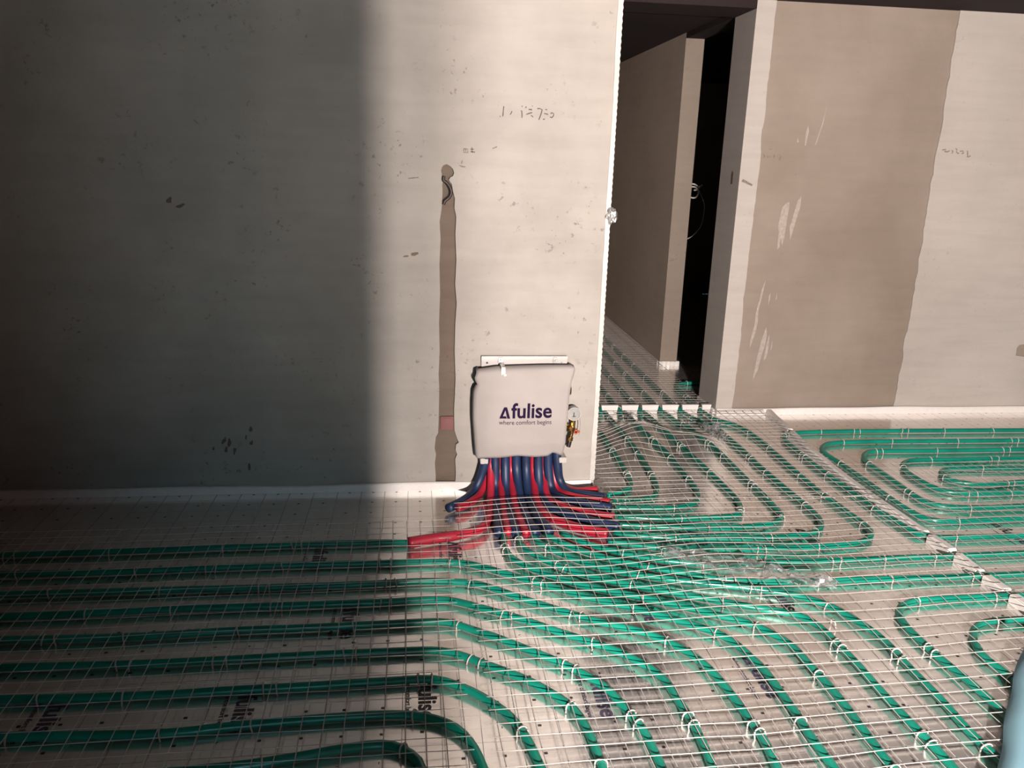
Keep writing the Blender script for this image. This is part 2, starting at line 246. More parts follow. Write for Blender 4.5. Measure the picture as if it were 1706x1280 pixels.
def N(nt, kind, **kw):
    n = nt.nodes.new(kind)
    for k, v in kw.items():
        if k.startswith('i_'): n.inputs[k[2:].replace('_', ' ')].default_value = v
        else: setattr(n, k, v)
    return n

def math_n(nt, op, a, b=None, c=None, clamp=False):
    n = nt.nodes.new('ShaderNodeMath'); n.operation = op; n.use_clamp = clamp
    for i, x in enumerate((a, b, c)):
        if x is None: continue
        if isinstance(x, (int, float)): n.inputs[i].default_value = x
        else: nt.links.new(x, n.inputs[i])
    return n.outputs[0]

def ramp(nt, fac, stops):
    r = nt.nodes.new('ShaderNodeValToRGB'); nt.links.new(fac, r.inputs[0])
    e = r.color_ramp.elements
    while len(e) < len(stops): e.new(0.5)
    for q, (p, c) in zip(e, stops):
        q.position = p; q.color = (*c, 1) if len(c) == 3 else c
    return r.outputs[0]

def mixc(nt, fac, a, b, mode='MIX'):
    n = nt.nodes.new('ShaderNodeMix'); n.data_type = 'RGBA'; n.blend_type = mode
    for s, x in ((n.inputs[0], fac), (n.inputs[6], a), (n.inputs[7], b)):
        if isinstance(x, (int, float)): s.default_value = x
        elif isinstance(x, tuple): s.default_value = (*x, 1)
        else: nt.links.new(x, s)
    return n.outputs[2]

ALBEDO = 0.55      # dull bare cement; scales plastics down too, so less light bounces into shade
def plain(name, col, rough=0.5, metal=0.0, var=0.08, scale=20, bump=0.0, spec=0.5):
    if metal < 0.5: col = tuple(c*ALBEDO for c in col)
    mt, nt, b = new_mat(name)
    tc = N(nt, 'ShaderNodeNewGeometry')
    nz = N(nt, 'ShaderNodeTexNoise', i_Scale=scale, i_Detail=4.0)
    nt.links.new(tc.outputs['Position'], nz.inputs['Vector'])
    lo_ = tuple(max(0, c*(1-var)) for c in col); hi = tuple(min(0.95, c*(1+var)) for c in col)
    nt.links.new(ramp(nt, nz.outputs['Fac'], [(0.35, lo_), (0.65, hi)]), b.inputs['Base Color'])
    b.inputs['Roughness'].default_value = rough; b.inputs['Metallic'].default_value = metal
    b.inputs['Specular IOR Level'].default_value = spec
    if bump:
        bp = N(nt, 'ShaderNodeBump', i_Strength=bump, i_Distance=0.002)
        nt.links.new(nz.outputs['Fac'], bp.inputs['Height']); nt.links.new(bp.outputs[0], b.inputs['Normal'])
    return mt

def plaster(name, c0, c1, stain, amount=0.35, streak=0.25):
    """trowelled cement render: broad mottling, small dark specks, horizontal trowel drags"""
    c0, c1, stain = (tuple(q*ALBEDO for q in c) for c in (c0, c1, stain))
    mt, nt, b = new_mat(name)
    g = N(nt, 'ShaderNodeNewGeometry')
    n1 = N(nt, 'ShaderNodeTexNoise', i_Scale=1.6, i_Detail=5.0, i_Roughness=0.6)
    nt.links.new(g.outputs['Position'], n1.inputs['Vector'])
    mp = N(nt, 'ShaderNodeMapping'); mp.inputs['Scale'].default_value = (3, 3, 26)
    nt.links.new(g.outputs['Position'], mp.inputs['Vector'])
    n2 = N(nt, 'ShaderNodeTexNoise', i_Scale=1.0, i_Detail=5.0)
    nt.links.new(mp.outputs[0], n2.inputs['Vector'])
    n3 = N(nt, 'ShaderNodeTexNoise', i_Scale=38.0, i_Detail=3.0, i_Roughness=0.7)
    nt.links.new(g.outputs['Position'], n3.inputs['Vector'])
    n4 = N(nt, 'ShaderNodeTexNoise', i_Scale=4.0, i_Detail=3.0)
    nt.links.new(g.outputs['Position'], n4.inputs['Vector'])
    base = ramp(nt, n1.outputs['Fac'], [(0.3, c0), (0.7, c1)])
    drag = ramp(nt, n2.outputs['Fac'], [(0.3, (1-streak*0.5,)*3), (0.6, (1, 1, 1))])
    base = mixc(nt, 1.0, base, drag, 'MULTIPLY')
    sp = ramp(nt, n3.outputs['Fac'], [(0.61, (0, 0, 0)), (0.70, (1, 1, 1))])
    zone = ramp(nt, n4.outputs['Fac'], [(0.48, (0, 0, 0)), (0.66, (1, 1, 1))])
    fac = math_n(nt, 'MULTIPLY', sp, zone)
    fac = math_n(nt, 'MULTIPLY', fac, amount)
    nt.links.new(mixc(nt, fac, base, stain), b.inputs['Base Color'])
    b.inputs['Roughness'].default_value = 0.85; b.inputs['Specular IOR Level'].default_value = 0.2
    bp = N(nt, 'ShaderNodeBump', i_Strength=0.25, i_Distance=0.004)
    h = math_n(nt, 'ADD', n2.outputs['Fac'], n3.outputs['Fac'])
    nt.links.new(h, bp.inputs['Height']); nt.links.new(bp.outputs[0], b.inputs['Normal'])
    return mt

def foil_mat():
    """aluminium-faced insulation with a printed 10 cm grid, half lines and square pin marks"""
    mt, nt, b = new_mat('printed_foil')
    g = N(nt, 'ShaderNodeNewGeometry')
    wn = N(nt, 'ShaderNodeTexNoise', i_Scale=2.0, i_Detail=2.0)
    nt.links.new(g.outputs['Position'], wn.inputs['Vector'])
    sep = N(nt, 'ShaderNodeSeparateXYZ'); nt.links.new(g.outputs['Position'], sep.inputs[0])
    X = math_n(nt, 'ADD', sep.outputs[0], math_n(nt, 'MULTIPLY', wn.outputs['Fac'], 0.012))
    Y = math_n(nt, 'ADD', sep.outputs[1], math_n(nt, 'MULTIPLY', wn.outputs['Fac'], 0.012))
    X = math_n(nt, 'ADD', X, 10.039); Y = math_n(nt, 'ADD', Y, 10.05)
    def cell(v, p):                      # distance from the nearest line, in metres
        f = math_n(nt, 'FRACT', math_n(nt, 'DIVIDE', v, p))
        return math_n(nt, 'MULTIPLY', math_n(nt, 'SUBTRACT', 0.5, math_n(nt, 'ABSOLUTE', math_n(nt, 'SUBTRACT', f, 0.5))), p)
    dX, dY, hX, hY = cell(X, 0.1), cell(Y, 0.1), cell(X, 0.05), cell(Y, 0.05)
    lX = math_n(nt, 'LESS_THAN', dX, 0.0011); lY = math_n(nt, 'LESS_THAN', dY, 0.0009)
    kX = math_n(nt, 'MULTIPLY', math_n(nt, 'LESS_THAN', hX, 0.0006), 0.14)
    kY = math_n(nt, 'MULTIPLY', math_n(nt, 'LESS_THAN', hY, 0.0006), 0.14)
    line = math_n(nt, 'MAXIMUM', math_n(nt, 'MULTIPLY', lX, 0.75), math_n(nt, 'MULTIPLY', lY, 0.5))
    line = math_n(nt, 'MAXIMUM', line, math_n(nt, 'MAXIMUM', kX, kY))
    lw = N(nt, 'ShaderNodeTexNoise', i_Scale=7.0, i_Detail=2.0); nt.links.new(g.outputs['Position'], lw.inputs['Vector'])
    line = math_n(nt, 'MULTIPLY', line, ramp(nt, lw.outputs['Fac'], [(0.35, (0.3,)*3), (0.6, (1,)*3)]))
    mX = math_n(nt, 'GREATER_THAN', dX, 0.0452); mY = math_n(nt, 'GREATER_THAN', dY, 0.0458)
    dot = math_n(nt, 'MULTIPLY', mX, mY)
    dn_ = N(nt, 'ShaderNodeTexNoise', i_Scale=9.0, i_Detail=1.0); nt.links.new(g.outputs['Position'], dn_.inputs['Vector'])
    dot = math_n(nt, 'MULTIPLY', dot, math_n(nt, 'GREATER_THAN', dn_.outputs['Fac'], 0.44))
    ink = math_n(nt, 'MAXIMUM', line, dot, clamp=True)
    n1 = N(nt, 'ShaderNodeTexNoise', i_Scale=5.0, i_Detail=6.0, i_Roughness=0.65)
    nt.links.new(g.outputs['Position'], n1.inputs['Vector'])
    base = ramp(nt, n1.outputs['Fac'], [(0.3, (0.90, 0.86, 0.835)), (0.7, (0.99, 0.96, 0.935))])
    nt.links.new(mixc(nt, ink, base, (0.03, 0.025, 0.03)), b.inputs['Base Color'])
    nt.links.new(math_n(nt, 'MULTIPLY', math_n(nt, 'SUBTRACT', 1.0, ink), 0.87), b.inputs['Metallic'])
    nt.links.new(ramp(nt, n1.outputs['Fac'], [(0.3, (0.23,)*3), (0.7, (0.15,)*3)]), b.inputs['Roughness'])
    # crinkles
    c1 = N(nt, 'ShaderNodeTexNoise', i_Scale=11.0, i_Detail=3.0); nt.links.new(g.outputs['Position'], c1.inputs['Vector'])
    c2 = N(nt, 'ShaderNodeTexNoise', i_Scale=70.0, i_Detail=2.0); nt.links.new(g.outputs['Position'], c2.inputs['Vector'])
    h = math_n(nt, 'ADD', c1.outputs['Fac'], math_n(nt, 'MULTIPLY', c2.outputs['Fac'], 0.03))
    bp = N(nt, 'ShaderNodeBump', i_Strength=0.18, i_Distance=0.003)
    nt.links.new(h, bp.inputs['Height']); nt.links.new(bp.outputs[0], b.inputs['Normal'])
    return mt

def film_mat():
    mt, nt, b = new_mat('clear_film')
    out = nt.nodes['Material Output']
    tr = N(nt, 'ShaderNodeBsdfTransparent'); gl = N(nt, 'ShaderNodeBsdfGlossy', i_Roughness=0.08)
    gl.inputs['Color'].default_value = (0.95, 0.97, 1, 1)
    fr = N(nt, 'ShaderNodeLayerWeight', i_Blend=0.35)
    f = math_n(nt, 'MULTIPLY_ADD', fr.outputs['Fresnel'], 0.7, 0.12, clamp=True)
    df = N(nt, 'ShaderNodeBsdfDiffuse'); df.inputs['Color'].default_value = (0.9, 0.92, 0.92, 1)
    m0 = N(nt, 'ShaderNodeMixShader'); m0.inputs[0].default_value = 0.07
    nt.links.new(tr.outputs[0], m0.inputs[1]); nt.links.new(df.outputs[0], m0.inputs[2])
    mx = N(nt, 'ShaderNodeMixShader'); nt.links.new(f, mx.inputs[0])
    nt.links.new(m0.outputs[0], mx.inputs[1]); nt.links.new(gl.outputs[0], mx.inputs[2])
    nt.links.new(mx.outputs[0], out.inputs['Surface'])
    return mt

M_WALL = plaster('pale_plaster', (0.46, 0.425, 0.39), (0.66, 0.61, 0.56), (0.12, 0.10, 0.09), 0.6, 0.12)
M_COAT = plaster('pale_skim_coat', (0.66, 0.605, 0.555), (0.76, 0.70, 0.65), (0.25, 0.22, 0.20), 0.25, 0.12)
M_BROWN = plaster('brown_render', (0.385, 0.31, 0.252), (0.50, 0.418, 0.355), (0.20, 0.15, 0.12), 0.2, 0.10)
M_CORE = plaster('brown_core', (0.20, 0.15, 0.115), (0.29, 0.225, 0.18), (0.10, 0.07, 0.06), 0.5)
M_CORR_BRIGHT = plaster('corridor_plaster_bright', (0.74, 0.60, 0.49), (0.86, 0.72, 0.60), (0.14, 0.11, 0.09), 0.4, 0.1)  # colour lightened in place of lamp light missing along the passage
M_CORR_DIM = plaster('corridor_plaster_dim', (0.42, 0.345, 0.285), (0.50, 0.415, 0.345), (0.14, 0.11, 0.09), 0.4, 0.1)  # darker copy of the passage plaster for the lamp-facing end
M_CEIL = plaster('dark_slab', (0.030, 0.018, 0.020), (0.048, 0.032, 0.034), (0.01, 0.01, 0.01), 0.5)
M_BARE = plaster('bare_concrete', (0.085, 0.078, 0.074), (0.115, 0.105, 0.10), (0.08, 0.07, 0.06), 0.4)
M_FOIL = foil_mat()
M_FOAM = plain('white_foam', (1.22, 1.165, 1.13), 0.35, bump=0.2, scale=60, var=0.03)
M_BEAD = plain('white_bead', (0.74, 0.71, 0.67), 0.5)
M_GREEN = plain('green_pipe', (0.008, 0.34, 0.24), 0.30, var=0.15, scale=9)
M_RED = plain('red_sleeve', (0.58, 0.022, 0.055), 0.45, var=0.12, scale=14, bump=0.2)
M_BLUE = plain('blue_sleeve', (0.014, 0.036, 0.108), 0.5, var=0.2, scale=14, bump=0.2)
M_WIRE = plain('white_wire', (0.80, 0.74, 0.70), 0.4, var=0.05)
M_STAPLE = plain('white_plastic', (0.80, 0.76, 0.72), 0.4, var=0.03)
M_BAG = plain('bag_fabric', (0.50, 0.455, 0.435), 0.8, var=0.05, scale=7, bump=0.2)
M_INK = plain('purple_ink', (0.022, 0.008, 0.045), 0.8, spec=0.1)
M_INK2 = plain('grey_purple_ink', (0.07, 0.045, 0.075), 0.8, spec=0.1)
M_FOILINK = plain('dark_foil_ink', (0.10, 0.075, 0.14), 0.5)
M_PEN = plain('marker', (0.16, 0.12, 0.10), 0.9, var=0.3, scale=90)
M_PEN2 = plain('faint_pencil', (0.30, 0.25, 0.22), 0.9, var=0.3, scale=90)
M_SMEAR = plain('white_smear', (0.60, 0.52, 0.46), 0.9, var=0.12, scale=60)
M_STEEL = plain('chrome', (0.26, 0.255, 0.25), 0.42, 1.0, var=0.05)
M_PLATE = plain('painted_plate', (0.70, 0.66, 0.64), 0.35, var=0.02)
M_BRASS = plain('brass', (0.62, 0.40, 0.16), 0.25, 1.0, var=0.15, scale=40)
M_HANDLE = plain('red_handle', (0.55, 0.10, 0.04), 0.4)
M_DIAL = plain('grey_dial', (0.42, 0.42, 0.41), 0.35)
M_BLACK = plain('black_rubber', (0.02, 0.016, 0.015), 0.5)
M_CABLE = plain('dark_conduit', (0.045, 0.028, 0.022), 0.5)
M_WHITE = plain('white_cable', (0.80, 0.76, 0.72), 0.4)
M_CRUMPLE = plain('crumpled_foil', (0.92, 0.92, 0.92), 0.42, 1.0, var=0.1, scale=60)
M_CLOTH = plain('pale_blue_cloth', (0.46, 0.86, 1.05), 0.75, var=0.08, scale=6, bump=0.15)
M_BOX = plain('red_box', (0.28, 0.09, 0.09), 0.5)
M_FILM = film_mat()

# ================================================================ the setting
CEIL = 2.21
YF, YR = 3.22, 4.225           # faces of the front wall and of the wall with the doorway
XC, XD = 0.775, 1.715          # wall corner and door jamb
rnd = random.Random(3)

def floor_mesh():
    nx, ny = 90, 110
    x0, x1, y0, y1 = -2.7, 5.0, -0.8, 8.5
    V = []; Fc = []
    for j in range(ny+1):
        for i in range(nx+1):
            x = x0+(x1-x0)*i/nx; y = y0+(y1-y0)*j/ny
            V.append((x, y, 0.0004*noise.noise((x*2.3, y*2.3, 0))))
    for j in range(ny):
        for i in range(nx):
            a = j*(nx+1)+i; Fc.append([a, a+1, a+nx+2, a+nx+1])
    return V, Fc
floor = tag(obj('floor', floor_mesh(), M_FOIL, smooth=True), 'floor insulation faced with silver foil printed with a grid and dots', kind='structure')
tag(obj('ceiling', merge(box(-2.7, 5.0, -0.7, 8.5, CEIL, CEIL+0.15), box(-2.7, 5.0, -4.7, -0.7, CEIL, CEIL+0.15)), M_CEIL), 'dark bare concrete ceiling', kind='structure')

# front wall: brown core behind a 2 cm plaster coat with a chased slot open at the foot
wall_front = tag(obj('wall_front', box(-2.7, XC-0.002, YF+0.02, YR+0.29, 0, CEIL), M_CORE), 'grey plastered wall with a chased cable slot behind the bag', kind='structure')
slotL = [(0.070, 0.0), (0.073, 0.06), (0.069, 0.12), (0.074, 0.16), (0.068, 0.19), (0.073, 0.24), (0.083, 0.26), (0.085, 0.34), (0.087, 0.45), (0.084, 0.52),
         (0.088, 0.62), (0.085, 0.74), (0.089, 0.86), (0.086, 0.98), (0.090, 1.08), (0.086, 1.15), (0.094, 1.20), (0.097, 1.26), (0.096, 1.296), (0.100, 1.303),
         (0.101, 1.312), (0.096, 1.325), (0.091, 1.345), (0.094, 1.357), (0.100, 1.366), (0.113, 1.371), (0.126, 1.364), (0.138, 1.352), (0.142, 1.337), (0.137, 1.326),
         (0.127, 1.321), (0.122, 1.312), (0.127, 1.303), (0.133, 1.296), (0.138, 1.27), (0.146, 1.24), (0.144, 1.205), (0.152, 1.17), (0.149, 1.10), (0.154, 1.0),
         (0.150, 0.9), (0.157, 0.82), (0.152, 0.74), (0.150, 0.62), (0.155, 0.5), (0.150, 0.36), (0.152, 0.27), (0.163, 0.235), (0.172, 0.214), (0.160, 0.205),
         (0.158, 0.18), (0.165, 0.16), (0.157, 0.14), (0.160, 0.07), (0.157, 0.0)]
outer = [(-2.7, 0.0)]+slotL+[(XC, 0.0), (XC, CEIL), (-2.7, CEIL)]
obj('plaster_coat', slab(outer, YF, YF+0.02), M_WALL, wall_front)
obj('side_coat', box(XC-0.003, XC, YF+0.02, YR+0.29, 0, CEIL), M_WALL, wall_front)
edge = [(XC-0.020, 0.03)]+[(XC+0.0025+(0.0015 if k % 2 else -0.001), 0.03+k*0.012) for k in range(int((CEIL-0.03)/0.012))]+[(XC+0.002, CEIL), (XC-0.017, CEIL)]+jag(XC-0.018, 0.04, CEIL-0.02, 0.0018, 0.05, rnd)[::-1]
tag(obj('trim_1', slab(edge, YF-0.0035, YF+0.03), M_BEAD), 'white perforated corner bead on the edge of the front wall', kind='structure')
for s in INK_FRONT:
    obj('pencil_mark', ribbon(s, 0.0042, at=YF), M_PEN if s[0][0] > 0.33 else M_PEN2, wall_front)
for cx, cz, a, b in [(-0.805, 0.235, 0.018, 0.03), (-0.785, 0.225, 0.012, 0.028), (-0.80, 0.195, 0.01, 0.022), (-0.765, 0.19, 0.012, 0.03), (-0.85, 0.20, 0.007, 0.016),
                     (-0.695, 0.285, 0.012, 0.022), (-0.695, 0.225, 0.012, 0.02), (-0.715, 0.25, 0.008, 0.018), (-0.71, 0.115, 0.009, 0.035), (-0.90, 1.19, 0.025, 0.013), (-0.94, 1.21, 0.02, 0.02),
                     (-0.01, 1.02, 0.028, 0.010), (-0.05, 1.01, 0.018, 0.007)]:
    pts = []
    for k in range(9):
        t = 2*math.pi*k/9; q = rnd.uniform(0.35, 0.8)
        pts.append((cx+a*q*math.cos(t)+0.25*a*math.sin(t), cz+b*q*math.sin(t)))
    obj('plaster_chip', slab(pts, YF-0.0007, YF+0.001), M_CORE, wall_front)

# wall with the doorway: brown render left bare between two pale coats
wall_right = tag(obj('wall_right', box(XD+0.004, 5.0, YR+0.010, YR+0.285, 0, CEIL), M_BROWN), 'wall right of the doorway with a bare brown panel', kind='structure')
jl = jag(1.817, 0.0, CEIL, 0.0035, 0.03, rnd)
obj('jamb_coat', slab([(XD, 0.0)]+jl+[(XD, CEIL)], YR, YR+0.0105), M_COAT, wall_right)
obj('reveal_coat', box(XD, XD+0.0045, YR+0.0105, YR+0.285, 0, CEIL), M_COAT, wall_right)
jr = jag(2.822, 0.0, CEIL, 0.006, 0.035, rnd)
hole = [(3.545, 0.352), (3.60, 0.345), (3.655, 0.35), (3.66, 0.40), (3.65, 0.42), (3.59, 0.421), (3.555, 0.417), (3.543, 0.398)]
obj('skim_coat', slab([(5.0, 0.0), (5.0, CEIL)]+jr[::-1], YR, YR+0.0105, [hole]), M_COAT, wall_right)
for s in INK_RIGHT: obj('pencil_mark', ribbon(s, 0.006, at=YR), M_PEN2, wall_right)
for s in INK_PANEL: obj('pencil_mark', ribbon(s, 0.006, at=YR+0.010), M_PEN2, wall_right)
for s in SMEARS: obj('plaster_smear', slab(s, YR+0.0092, YR+0.0105), M_SMEAR, wall_right)
st = [(YR+0.09, 1.30), (YR+0.115, 1.295), (YR+0.12, 1.35), (YR+0.11, 1.37), (YR+0.092, 1.36)]
obj('plaster_chip', ([(XD-0.0008, y, z) for y, z in st], [list(range(5))]), M_CORE, wall_right)
obj('plaster_chip', slab([(1.728, 1.315), (1.79, 1.292), (1.792, 1.302), (1.735, 1.328)], YR-0.0007, YR+0.001), M_PEN2, wall_right)

# lintels, corridor beyond the door, dark room beyond the corridor
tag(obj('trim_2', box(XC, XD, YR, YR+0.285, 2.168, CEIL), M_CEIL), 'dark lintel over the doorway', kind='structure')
wc = tag(obj('wall_corridor', box(1.722, 1.845, 5.362, 8.5, 0, CEIL), M_CORR_BRIGHT), 'brown partition wall along the dark passage', kind='structure')
obj('end_face_dim', box(1.7215, 1.8455, 5.358, 5.362, 0, CEIL), M_CORR_DIM, wc)  # same plaster in a darker tone, offsetting the direct lamp light
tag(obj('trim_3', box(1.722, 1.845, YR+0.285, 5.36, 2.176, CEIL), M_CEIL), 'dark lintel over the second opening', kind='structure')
tag(obj('wall_passage', box(-2.7, XC-0.002, YR+0.29, 8.5, 0, CEIL), M_CORR_BRIGHT), 'left wall of the passage', kind='structure')
tag(obj('wall_far', box(-2.7, 5.0, 8.5, 8.65, 0, CEIL), M_CORR_BRIGHT), 'far end wall of the passage', kind='structure')
tag(obj('wall_east', box(5.0, 5.15, -3.6, 8.5, 0, CEIL), M_BARE), 'wall on the right outside the view', kind='structure')
tag(obj('wall_left', box(-2.85, -2.7, -4.85, 8.5, 0, CEIL), M_BARE), 'wall on the left outside the view', kind='structure')
# partition behind the camera with a wide opening to the lamp's room
XO = 0.455
door = [(-1.0, 0.002), (-0.25, 0.002), (-0.25, 2.05), (-1.0, 2.05)]  # made-up opening, placed so the cool fill fades towards the left
fill_gap = [(-1.3, 0.10), (-0.3, 0.10), (-0.3, 2.10), (-1.3, 2.10)]  # unseen opening added to let the cool sky fill in
tag(obj('floor_rear', box(-2.7, 5.0, -4.7, -0.8, -0.05, -0.002), M_BARE), 'bare concrete floor of the rooms behind', kind='structure')
tag(obj('wall_rear_fill_gap', slab([(-2.7, 0), (-0.2, 0), (-0.2, CEIL), (-2.7, CEIL)], -4.70, -4.85, [fill_gap]), M_BARE), 'unseen rear wall with an added opening for the cool fill light', kind='structure')
tag(obj('wall_lamp_screen', box(-0.2, -0.05, -4.7, -0.70, 0, CEIL), M_BARE), 'unseen side wall added to screen the lamp from the left opening', kind='structure')  # put in to stop lamp light leaking through the left opening
tag(obj('wall_near', slab([(-2.7, 0), (XO, 0), (XO, CEIL), (-2.7, CEIL)], -0.50, -0.70, [door]), M_BARE), 'partition behind the viewpoint', kind='structure')
tag(obj('wall_near_right', box(3.0, 5.0, -0.70, -0.50, 0, CEIL), M_BARE), 'partition behind the viewpoint, right of its opening', kind='structure')
tag(obj('wall_back', box(-0.2, 5.0, -3.75, -3.6, 0, CEIL), M_BARE), 'back wall of the room behind', kind='structure')

def foam_strip(x0, x1, y0, y1, h, seed, axis='x', amp=0.004, n=60):
    """edge insulation: thin strip whose top waves a little"""
    r = random.Random(seed); V = []; Fc = []
    for i in range(n+1):
        t = i/n
        w = amp*noise.noise((t*9, seed, 0)); hz = h*(1+0.18*noise.noise((t*7, seed+3, 1)))
        if axis == 'x':
            x = x0+(x1-x0)*t
            q = [(x, y0+w, 0), (x, y0+w, hz*0.85), (x, y0+w+0.004, hz), (x, y1, hz), (x, y1, 0)]
        else:
            y = y0+(y1-y0)*t
            q = [(x0+w, y, 0), (x0+w, y, hz*0.8), (x0+w+0.007, y, hz), (x1+w-0.007, y, hz), (x1+w, y, hz*0.8), (x1+w, y, 0)]
        V += q
    k = len(q)
    for i in range(n):
        for j in range(k-1): Fc.append([i*k+j, i*k+j+1, (i+1)*k+j+1, (i+1)*k+j])
        Fc.append([i*k+k-1, i*k, (i+1)*k, (i+1)*k+k-1])
    Fc += [list(range(k)), [n*k+j for j in range(k)]]
    return V, Fc
tag(obj('baseboard_front', foam_strip(-2.7, 0.76, YF-0.016, YF-0.0005, 0.033, 5), M_FOAM), 'white foam edge strip along the foot of the front wall', kind='structure')
tag(obj('baseboard_right', foam_strip(XD+0.002, 4.99, YR-0.018, YR-0.0005, 0.038, 8), M_FOAM), 'white foam edge strip along the foot of the brown panel wall', kind='structure')
tag(obj('baseboard_reveal', foam_strip(XD-0.016, XD-0.001, YR+0.003, YR+0.27, 0.03, 11, 'y', 0.001, 12), M_FOAM), 'foam edge strip along the door reveal', kind='structure')
tag(obj('baseboard_corridor', foam_strip(1.712, 1.86, 5.335, 5.358, 0.032, 14, n=10), M_FOAM), 'short white foam strip at the foot of the passage partition', kind='structure')
tag(obj('baseboard_passage', foam_strip(1.706, 1.721, 5.37, 8.45, 0.03, 15, 'y', 0.002, 20), M_FOAM), 'foam strip along the passage partition', kind='structure')

# ================================================================ foam joint strip between the zones, cut where pipes cross
JX = [(1.2, 1.995), (2.2, 2.0), (2.6, 1.993), (2.88, 1.972), (3.12, 1.962), (3.57, 1.972), (3.99, 2.012), (4.25, 2.04)]
joint = empty('foam_joint_strip', (2.0, 3.2, 0))
tag(joint, 'long white foam joint strip dividing the two pipe zones', 'foam strip')
cuts = [4.225, 3.845, 2.628, 2.470, 2.318, 2.187, 1.95, 1.2]
for a, b in zip(cuts, cuts[1:]):
    n = max(5, int((a-b)/0.05)); V = []; Fc = []
    y0, y1 = b+0.019, a-0.019
    for i in range(n+1):
        y = y0+(y1-y0)*i/n; w = 0.003*noise.noise((y*6, 0, 3)); hz = 0.032+0.006*noise.noise((y*5, 2, 0))
        x = lerp_tab(JX, y)+w-2.0
        V += [(x+dx, y-3.2, z) for dx, z in ((-0.019, 0), (-0.019, hz*0.8), (-0.012, hz), (0.012, hz), (0.019, hz*0.8), (0.019, 0))]
    for i in range(n):
        for k in range(5): Fc.append([i*6+k, i*6+k+1, i*6+k+7, i*6+k+6])
        Fc.append([i*6+5, i*6, i*6+6, i*6+11])
    Fc += [list(range(6)), [n*6+k for k in range(6)]]
    obj('foam_segment', (V, Fc), M_FOAM, joint)
thr = empty('threshold_foam_strip', (1.2, 4.27, 0))
tag(thr, 'notched white foam strip across the doorway threshold', 'foam strip')
nx = [0.79, 1.035, 1.155, 1.275, 1.395, 1.515, 1.635, 1.712]
for a, b in zip(nx, nx[1:]):
    w = 0.018
    V = [(a+w-1.2, -0.012, 0), (b-w-1.2, -0.012, 0), (b-w*0.55-1.2, -0.012, 0.047), (a+w*0.55-1.2, -0.012, 0.047)]
    V += [(x, 0.012, z) for x, y, z in V]
    obj('foam_segment', (V, [[0, 1, 2, 3], [7, 6, 5, 4], [0, 4, 5, 1], [1, 5, 6, 2], [2, 6, 7, 3], [3, 7, 4, 0]]), M_FOAM, thr)

# ================================================================ heating pipes
PR = 0.0118
paths = []
for label, pts in PIPES:
    p = resample(catmull([(x, y, 0.0145) for x, y in pts], 8), 0.03)
    for q in p: q.z += 0.0012*noise.noise((q.x*3, q.y*3, 2))
    # pipes leave the floor a little where they come out of the sleeves
    obj_ = obj('heating_pipe', tube(p, PR, 10), M_GREEN, smooth=True)
    tag(obj_, label, 'pipe', 'green heating pipes clipped to the foil floor')
    paths.append(p)
for k, x in enumerate([1.035, 1.155, 1.275, 1.395, 1.515, 1.635]):
    p = [Vector((x+0.01*noise.noise((y*0.8, k, 0)), y, 0.0145)) for y in [4.21+0.1*i for i in range(38)]]
    if k == 5:
        p = catmull([(1.635, 4.21, .0145), (1.64, 4.5, .0145), (1.64, 4.72, .0145), (1.67, 4.80, .0145), (1.75, 4.83, .0145), (2.0, 4.84, .0145), (2.8, 4.84, .0145)], 8)
    o = obj('heating_pipe', tube(p, PR, 10), M_GREEN, smooth=True)
    where = ['leftmost', 'second from left', 'third from left', 'fourth from left', 'fifth from left', 'rightmost, turning into the dark room,'][k]
    tag(o, 'dark green pipe inside the doorway passage, %s of the six' % where, 'pipe', 'green heating pipes clipped to the foil floor')
    paths.append(p)

# staples pinning the pipes
def staple_mesh():
    r = 0.0150
    arc = [(0, -r, -0.013), (0, -r, 0.0)]+[(0, -r*math.cos(a), r*math.sin(a)) for a in [math.pi*i/8 for i in range(1, 8)]]+[(0, r, 0.0), (0, r, -0.013)]
    g = tube(arc, 0.0023, 5)
    return g
st_proto = None
SHORT = ['outermost right-zone loop', 'second right-zone loop', 'third right-zone loop', 'fourth right-zone loop', 'innermost right-zone loop',
 'widest doorway bend', 'second doorway bend', 'third doorway bend', 'fourth doorway bend', 'fifth doorway bend', 'sixth doorway bend', 'shortest doorway bend',
 'farther straight crossing pipe', 'nearer straight crossing pipe', 'pipe swinging under the film', 'pipe just inside the film run', 'pipe with the tight hook by the sleeves',
 'topmost left run', 'second left run', 'third left run', 'fourth left run', 'fifth left run', 'sixth left run', 'seventh left run', 'eighth left run', 'lowest left run',
 'tight corner pipe by the foam joint', 'small corner pipe beside the cloth',
 'leftmost passage pipe', 'second passage pipe', 'third passage pipe', 'fourth passage pipe', 'fifth passage pipe', 'rightmost passage pipe']
ORD = ['first', 'second', 'third', 'fourth', 'fifth', 'sixth', 'seventh', 'eighth', 'ninth', 'tenth', 'eleventh', 'twelfth', 'thirteenth', 'fourteenth', 'fifteenth', 'sixteenth', 'seventeenth', 'eighteenth']
def in_view(x, y):
    return y > 1.45 and -0.97-(y-1.65)*0.465 < x < 1.47+(y-1.45)*0.795 and not (y > 3.2 and x < 0.79*y/3.22)
count = 0
